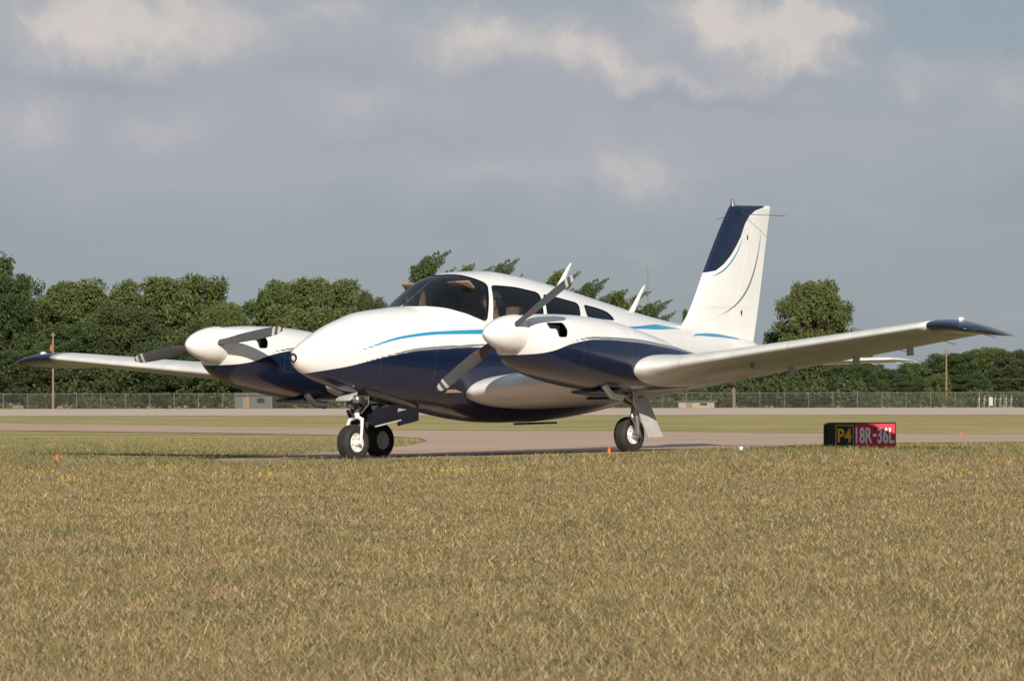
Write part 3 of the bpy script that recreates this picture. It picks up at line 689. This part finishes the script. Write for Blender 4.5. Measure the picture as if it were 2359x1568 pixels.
T=[('d0',-50,590,260,650,dk),('d1',15,622,210,645,dk),('r1',175,640,230,640,full_),('d0',95,690,180,655,dk),('r0',330,638,250,660,full_),('r2',440,632,250,640,full_),('d1',290,700,220,620,dk),('r1',515,690,130,630,full_),('d0',480,740,180,615,dk),('d1',180,740,230,620,dk),
('r0',655,640,210,640,full_),('r2',760,640,220,650,full_),('r1',700,700,260,620,full_),('d0',852,675,110,640,dk),('d1',590,770,140,625,dk),('r1',830,750,170,625,full_),('d0',380,790,240,612,dk),('d1',60,800,200,612,dk),
('w0',955,576,140,640,wi),('w1',1050,596,130,650,wi),('w0',1130,594,110,640,wi),('d0',1000,660,230,660,dk),('w1',1262,610,110,640,wi),('d1',1180,700,200,660,dk),('w0',1330,640,120,650,wi),('w1',1395,658,150,640,wi),('w0',1470,690,130,640,wi),('d1',1380,740,230,650,dk),('c0',1578,706,34,660,"small dark conifer behind the fence"),('d0',1560,830,190,640,dk),('d1',1680,815,190,650,dk),
('r0',1872,644,190,640,full_),('r2',1900,690,190,650,full_),('d0',1795,765,110,650,dk),('d1',1970,770,110,650,dk),('r1',1870,770,240,630,full_),('d0',1740,840,140,630,dk),('d1',1960,840,150,620,dk),
('d0',2060,850,130,800,dk),('r2',2110,835,120,820,full_),('d1',2190,812,160,820,dk),('r1',2265,800,160,830,full_),('d0',2335,810,140,820,dk),('d1',2410,800,150,830,dk),('r0',2160,860,70,700,"small yellow-green tree by a utility pole"),('d0',2230,865,140,790,dk),('d1',2330,870,140,790,dk),('d0',2000,840,120,700,dk),('d1',2100,880,120,780,dk)]
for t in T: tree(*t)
cs=[];rs=[];ts=[]
for x in np.arange(-75,80,1.0):
    px=CX+x*F/612
    hh_=4.6 if px<900 else (2.6 if px<2000 else 1.7)
    for k in range(3):
        cs.append(np.array([x+rng.normal(0,.5),612+rng.normal(0,3),rng.uniform(.0,1)*hh_]));rs.append(rng.uniform(.9,1.8)*(1 if px<2000 else .7));ts.append(rng.uniform(.0,.6))
V_,Fq,Tt=leaves(cs,rs,ts,80,.2,.8);um=crown_mesh('undergrowth',V_,Fq,Tt,m_leafd);uo=bpy.data.objects.new('undergrowth',um);link(uo);uo["kind"]="stuff"
# ============================================================ FENCE, POLES, SHEDS
m_galv=simple('galvanised_steel',(.20,.19,.17),.8,.0)
m_wood=simple('weathered_wood',(.24,.17,.11),.9,scale=2,noise=.3)
fy=578;fence=empty('fence',(0,fy,0));tag(fence,"tall chain-link airfield perimeter fence along the grass","fence")
x0,x1,hf=-62,62,1.62;st=.28
V_=[];Fa=[]
for s in (1,-1):
    for x in np.arange(x0-hf,x1+hf,st):
        i=len(V_)
        if s>0: V_+=[(x,0,0),(x+.018,0,0),(x+hf+.018,0,hf),(x+hf,0,hf)]
        else: V_+=[(x,.01,0),(x+.018,.01,0),(x-hf+.018,.01,hf),(x-hf,.01,hf)]
        Fa.append((i,i+1,i+2,i+3))
mesh_obj('chain_link',V_,Fa,m_galv,fence,smooth=False)
for x in np.arange(x0,x1+.1,2.6):
    mb=MB();mb.tube([(x,.05,0),(x,.05,hf+.06)],.03,6);mb.obj('fence_post',m_galv,fence)
mb=MB();mb.tube([(x0,.05,hf),(x1,.05,hf)],.02,6);mb.obj('top_rail',m_galv,fence)
def pole(px,topy,Y,label,trans=True):
    s=F/Y;h=(HY-topy)/s+H;e=empty('utility_pole',((px-CX)/s,Y,0));tag(e,label,"utility pole")
    mb=MB();mb.tube([(0,0,-.1),(0,0,h)],[.13,.09],10);mb.obj('pole',m_wood,e)
    mb=MB();mb.box((0,-.12,h-.35),(.5,.07,.08),bev=.01)
    for x in (-.2,.2): mb.tube([(x,-.12,h-.3),(x,-.12,h-.15)],.03,8)
    mb.obj('crossarm',m_wood,e)
    if trans: mb=MB();mb.tube([(-.16,-.1,h-2.1),(-.16,-.1,h-1.4)],.15,14);mb.obj('transformer',simple('rust_orange',(.35,.15,.07),.6),e)
pole(122,763,590,"weathered wooden utility pole with rusty transformer at the fence");pole(2180,806,690,"thin wooden utility pole among distant trees",False)
pole(1690,893,590,"short wooden pole by the low cream shed",False)
m_roof=simple('shed_roof_metal',(.12,.12,.115),.8)
def shed(px,wpx,hpx,Y,col,label):
    s=F/Y;w=wpx/s;h=hpx/s;e=empty('shed',((px-CX)/s,Y,0));tag(e,label,"shed")
    mb=MB();mb.box((0,0,h*.42),(w,2.6,h*.84));mb.obj('wall',simple('shed_wall',col,.7,scale=4),e,smooth=False)
    mb=MB();mb.add([(-w*.53,-1.5,h*.83),(w*.53,-1.5,h*.83),(w*.53,1.5,h*.83),(-w*.53,1.5,h*.83),(-w*.53,0,h),(w*.53,0,h)],[(0,1,5,4),(2,3,4,5),(0,4,3),(1,2,5),(0,3,2,1)]);mb.obj('roof',m_roof,e,smooth=False)
    mb=MB();mb.box((-w*.2,-1.31,h*.38),(.7,.04,h*.7));mb.obj('door',m_wood,e,smooth=False)
    mb=MB();mb.box((w*.2,-1.31,h*.5),(.8,.04,h*.3));mb.obj('window',m_dark,e,smooth=False)
shed(585,85,36,600,(.075,.085,.095),"low blue-grey shed behind the chain-link fence")
shed(1603,82,17,600,(.30,.27,.20),"low cream equipment shed beside the fence")
Y=570;s=F/Y;e=empty('antenna_array',((2293-CX)/s,Y,0));tag(e,"white frame antenna array on posts by the fence","antenna array")
m_w2=simple('array_white',(.45,.45,.43),.5)
for i,x in enumerate(np.linspace(-1.7,1.7,7)):
    mb=MB();mb.tube([(x,0,0),(x,0,1.35)],.02,6);mb.tube([(x-.2,0,0),(x,0,1.2)],.014,5);mb.tube([(x,-.5,1.3),(x,.5,1.3)],.02,5);mb.tube([(x-.18,0,.9),(x+.18,0,.9)],.014,5);mb.obj('antenna_mast',m_w2,e)
mb=MB();mb.box((-.5,0,.65),(.4,.4,.9),bev=.03);mb.obj('equipment_cabinet',m_w2,e)
mb=MB();mb.box((-.5,-.22,.9),(.3,.02,.25));mb.obj('yellow_panel',simple('yellow_panel_paint',(.6,.42,.04),.5),e)
# ============================================================ SIGN
X,Y=W(1980,1036);s=F/Y;sw_,sh=166/s,62/s;zb=float(g(X,Y))
sign=empty('taxiway_sign',(X,Y,zb+.002));sign.rotation_euler=(0,0,math.radians(-6));tag(sign,"black and red illuminated airfield location sign P4 18R-36L on grass","airfield sign")
m_blk=simple('sign_black',(.012,.012,.012),.45);m_rd=simple('sign_red',(.74,.018,.045),.5,noise=.05);m_yl=simple('sign_yellow',(.95,.47,.03),.5);m_wt=simple('sign_white',(.95,.95,.95),.5,noise=.02)
hw=sw_/2;dep=.06
prof=[(-dep,.012),(-dep,sh*.93),(-dep*.7,sh),(dep*.7,sh),(dep,sh*.93),(dep,.012)]
Rg=[]
for x,k in ((-hw,.40),(-hw+.006,.62),(-hw+.022,.84),(-hw+.05,.96),(-hw+.09,1),(hw-.004,1),(hw,.97)): Rg.append([(x,y*k,sh*.5+(z-sh*.5)*(.62+.38*k)) for y,z in prof])
loft('cabinet',np.array(Rg),m_blk,sign,sharp=20)
fyy=-dep
def panel(x0,x1,z0,z1,d,mat,name):
    mb=MB();mb.box(((x0+x1)/2,fyy-d/2,(z0+z1)/2),(x1-x0,d,z1-z0),bev=.0005);return mb.obj(name,mat,sign,smooth=False)
lx=lambda px:(px-1980)/s
zz=lambda f:sh*f
panel(lx(1970),lx(2015),zz(.05),zz(.95),.003,m_rd,'red_panel');panel(lx(2015.6),lx(2061.5),zz(.05),zz(.95),.003,m_rd,'red_panel')
a0,a1,b0,b1=lx(1925),lx(1967),zz(.12),zz(.90);tk=.007
mb=MB()
for c_,d_ in ((((a0+a1)/2,fyy-.0015,b0+tk/2),(a1-a0,.003,tk)),(((a0+a1)/2,fyy-.0015,b1-tk/2),(a1-a0,.003,tk)),((a0+tk/2,fyy-.0015,(b0+b1)/2),(tk,.003,b1-b0-2*tk-.001)),((a1-tk/2,fyy-.0015,(b0+b1)/2),(tk,.003,b1-b0-2*tk-.001))): mb.box(c_,d_)
mb.obj('yellow_border',m_yl,sign,smooth=False)
def text(st,x0,x1,z0,z1,mat,name,d,off=.028):
    cu=bpy.data.curves.new('t','FONT');cu.body=st;cu.size=1;cu.extrude=.004;cu.offset=off;cu.resolution_u=6;cu.space_character=1.04;o=bpy.data.objects.new('t',cu);C.objects.link(o)
    dg=bpy.context.evaluated_depsgraph_get();me=bpy.data.meshes.new_from_object(o.evaluated_get(dg));bpy.data.objects.remove(o)
    co=np.array([v.co for v in me.vertices]);mn=co.min(0);mx=co.max(0)
    for v in me.vertices:
        v.co=Vector((x0+(v.co.x-mn[0])/(mx[0]-mn[0])*(x1-x0),fyy-d-.0015*((v.co.z-mn[2])/(mx[2]-mn[2])),z0+(v.co.y-mn[1])/(mx[1]-mn[1])*(z1-z0)))
    me.name=name;me.materials.clear();me.materials.append(mat);return link(bpy.data.objects.new(name,me),sign)
text('P4',lx(1930),lx(1962),zz(.26),zz(.78),m_yl,'lettering',.001)
text('18R',lx(1971.5),lx(2009.5),zz(.22),zz(.82),m_wt,'lettering',.0035)
panel(lx(2011),lx(2020),zz(.47),zz(.58),.0047,m_wt,'hyphen')
text('36L',lx(2021.5),lx(2060),zz(.22),zz(.82),m_wt,'lettering',.0035)
for x in (-hw*.7,0,hw*.7):
    mb=MB();mb.box((x,0,-.01),(.03,.05,.05));mb.obj('mounting_leg',m_galv,sign)
m_or=simple('orange_plastic',(.75,.12,.02),.5)
def marker(px,py,hpx):
    X,Y=W(px,py);s=F/Y;h=hpx/s;e=MB();e.rev([(0,h*.42),(.004,h*.42),(.005,h*.3),(h*.9,h*.13),(h,h*.1)],Matrix.Rotation(-math.pi/2,4,'Y'),16)
    o=e.obj('marker_cone',m_or);o.location=(X,Y,float(g(X,Y)));tag(o,"small orange marker cone in the grass beside the taxiway","marker cone","orange markers along the taxiway")
marker(131,1063,18);marker(1403,1049,19);marker(2213,1006,8)
X,Y=W(1707,1042);s=F/Y;e=empty('taxiway_light',(X,Y,float(g(X,Y))));tag(e,"small white elevated taxiway edge light in grass","airfield light")
mb=MB();mb.tube([(0,0,0),(0,0,.02)],.012,10);mb.tube([(0,0,.02),(0,0,.05)],[.018,.015],12);mb.obj('housing',m_wt,e)
mb=MB();mb.tube([(0,0,.05),(0,0,.062),(0,0,.07)],[.013,.012,.003],12);mb.obj('lens',simple('blue_lens',(.1,.2,.6),.2),e)
# ============================================================ WORLD
w=bpy.data.worlds.new("World");bpy.context.scene.world=w;w.use_nodes=True;nt=w.node_tree
bg=nt.nodes['Background'];bg.inputs['Strength'].default_value=.1
EL=math.radians(24);AZ=math.radians(5)
sky=N(nt,'ShaderNodeTexSky',sky_type='NISHITA');sky.sun_disc=False;sky.sun_elevation=EL;sky.sun_rotation=math.pi-AZ;sky.air_density=1.0;sky.dust_density=.6
tc=N(nt,'ShaderNodeTexCoord');sx=N(nt,'ShaderNodeSeparateXYZ');nt.links.new(tc.outputs['Generated'],sx.inputs[0])
ay=mth(nt,'MAXIMUM',mth(nt,'ABSOLUTE',sx.outputs[1]),.05)
u=mth(nt,'MULTIPLY',mth(nt,'DIVIDE',sx.outputs[0],ay),12.5);v=mth(nt,'MULTIPLY',mth(nt,'DIVIDE',sx.outputs[2],ay),12.5)
cb=N(nt,'ShaderNodeCombineXYZ');nt.links.new(u,cb.inputs[0]);nt.links.new(v,cb.inputs[1]);q=cb.outputs[0]
def vm(op,a,b):
    n=N(nt,'ShaderNodeVectorMath',operation=op)
    for i,x in enumerate((a,b)):
        if x is None: continue
        if isinstance(x,tuple): n.inputs[i].default_value=x
        else: nt.links.new(x,n.inputs[i])
    return n
def nz(vec,sc,det,rough=.5):
    n=N(nt,'ShaderNodeTexNoise');n.inputs['Scale'].default_value=sc;n.inputs['Detail'].default_value=det;n.inputs['Roughness'].default_value=rough;nt.links.new(vec,n.inputs['Vector']);return n
d1=nz(q,5.0,8,.60);dv=vm('MULTIPLY',vm('SUBTRACT',d1.outputs['Color'],(.5,.5,.5)).outputs[0],(.32,.24,0)).outputs[0]
qd=vm('ADD',q,dv).outputs[0]
def blobs(L):
    acc=None
    for px,py,rx,ry,st_ in L:
        c0=((px-CX)/1000,(HY-py)/1000,0)
        dd=vm('MULTIPLY',vm('SUBTRACT',qd,c0).outputs[0],(1000/rx,1000/ry,0)).outputs[0]
        ln=vm('LENGTH',dd,None).outputs['Value']
        x=mth(nt,'MULTIPLY',mth(nt,'SUBTRACT',1.0,ln,clamp=True),st_)
        acc=x if acc is None else mth(nt,'ADD',acc,x)
    return acc
puff=blobs([(150,50,240,130,.9),(330,30,280,150,.8),(480,90,200,110,.6),(720,20,340,110,.6),(1050,85,180,110,.95),(1190,135,170,90,.6),(1320,80,160,130,.85),(1420,145,170,100,.85),(1580,180,170,55,.55),(1630,30,190,120,.85),(1790,85,220,150,1.05),(1930,40,140,110,.95),(1890,160,130,65,.6),(40,270,180,120,.65),(400,290,210,90,.5),(840,220,280,80,.55),(1400,340,170,100,.55),(1500,400,170,100,.6),(1130,390,250,90,.48),(2110,190,130,95,.5),(2300,210,150,120,.5),(1480,580,140,50,.3)])
layer=blobs([(300,180,1100,280,1.3),(1450,180,900,270,1.3),(500,340,1100,200,1.0),(1600,400,800,190,.8),(2250,280,450,170,.7)])
shade=blobs([(230,165,360,45,1.0),(800,160,260,55,.7),(1620,218,380,36,1.1),(1150,190,200,26,.6),(900,300,400,35,.45)])
n3=nz(qd,2.6,7,.6);strm=vm('MULTIPLY',q,(1.2,4.5,1)).outputs[0];n4=nz(strm,1.6,6,.55)
lay=mth(nt,'MULTIPLY_ADD',n4.outputs['Fac'],1.3,-.45);lay=mth(nt,'MULTIPLY',mth(nt,'ADD',lay,layer),.9,clamp=True)
n5=nz(qd,8,8,.62);det=mth(nt,'MULTIPLY_ADD',n5.outputs['Fac'],1.5,-.75)
pf=mth(nt,'MULTIPLY',mth(nt,'ADD',mth(nt,'SUBTRACT',puff,.04),mth(nt,'MULTIPLY',det,mth(nt,'MULTIPLY_ADD',puff,.6,.12))),1.0,clamp=True)
base=mixc(nt,1.0,sky.outputs[0],(.44,.48,.56),'MULTIPLY')
base=mixc(nt,.65,base,(2.9,3.5,4.25))
c=mixc(nt,mth(nt,'MULTIPLY',lay,.9),base,(3.9,4.1,4.65))
c=mixc(nt,mth(nt,'MULTIPLY',mth(nt,'MINIMUM',shade,1.0),.45),c,(3.05,3.4,4.0))
cr=mixc(nt,mth(nt,'MULTIPLY_ADD',pf,1.0,mth(nt,'MULTIPLY_ADD',n3.outputs['Fac'],1.2,-.75),clamp=True),(4.5,4.5,4.75),(6.5,5.95,5.6))
c=mixc(nt,mth(nt,'MULTIPLY',pf,1.15,clamp=True),c,cr)
nt.links.new(c,bg.inputs['Color'])
sd=bpy.data.lights.new('sun','SUN');sd.energy=5.0;sd.angle=math.radians(.5);sd.color=(1,.92,.80)
so=bpy.data.objects.new('sun',sd);link(so)
tos=Vector((math.sin(AZ)*math.cos(EL),-math.cos(AZ)*math.cos(EL),math.sin(EL)))
so.rotation_euler=tos.to_track_quat('Z','Y').to_euler();so.location=tos*100
cd=bpy.data.cameras.new('camera');cam=bpy.data.objects.new('camera',cd);link(cam)
cd.sensor_width=36;cd.lens=F/2359*36;cd.clip_start=.5;cd.clip_end=20000
pit=math.atan((HY-784)/F)
cam.matrix_world=Matrix.Translation((0,0,H))@Matrix.Rotation(math.pi/2+pit,4,'X')@Matrix.Rotation(math.radians(-.08),4,'Z')
cd.dof.use_dof=True;cd.dof.focus_distance=38;cd.dof.aperture_fstop=50
sc=bpy.context.scene;sc.camera=cam
sc.view_settings.view_transform='Standard';sc.view_settings.look='None';sc.view_settings.exposure=0
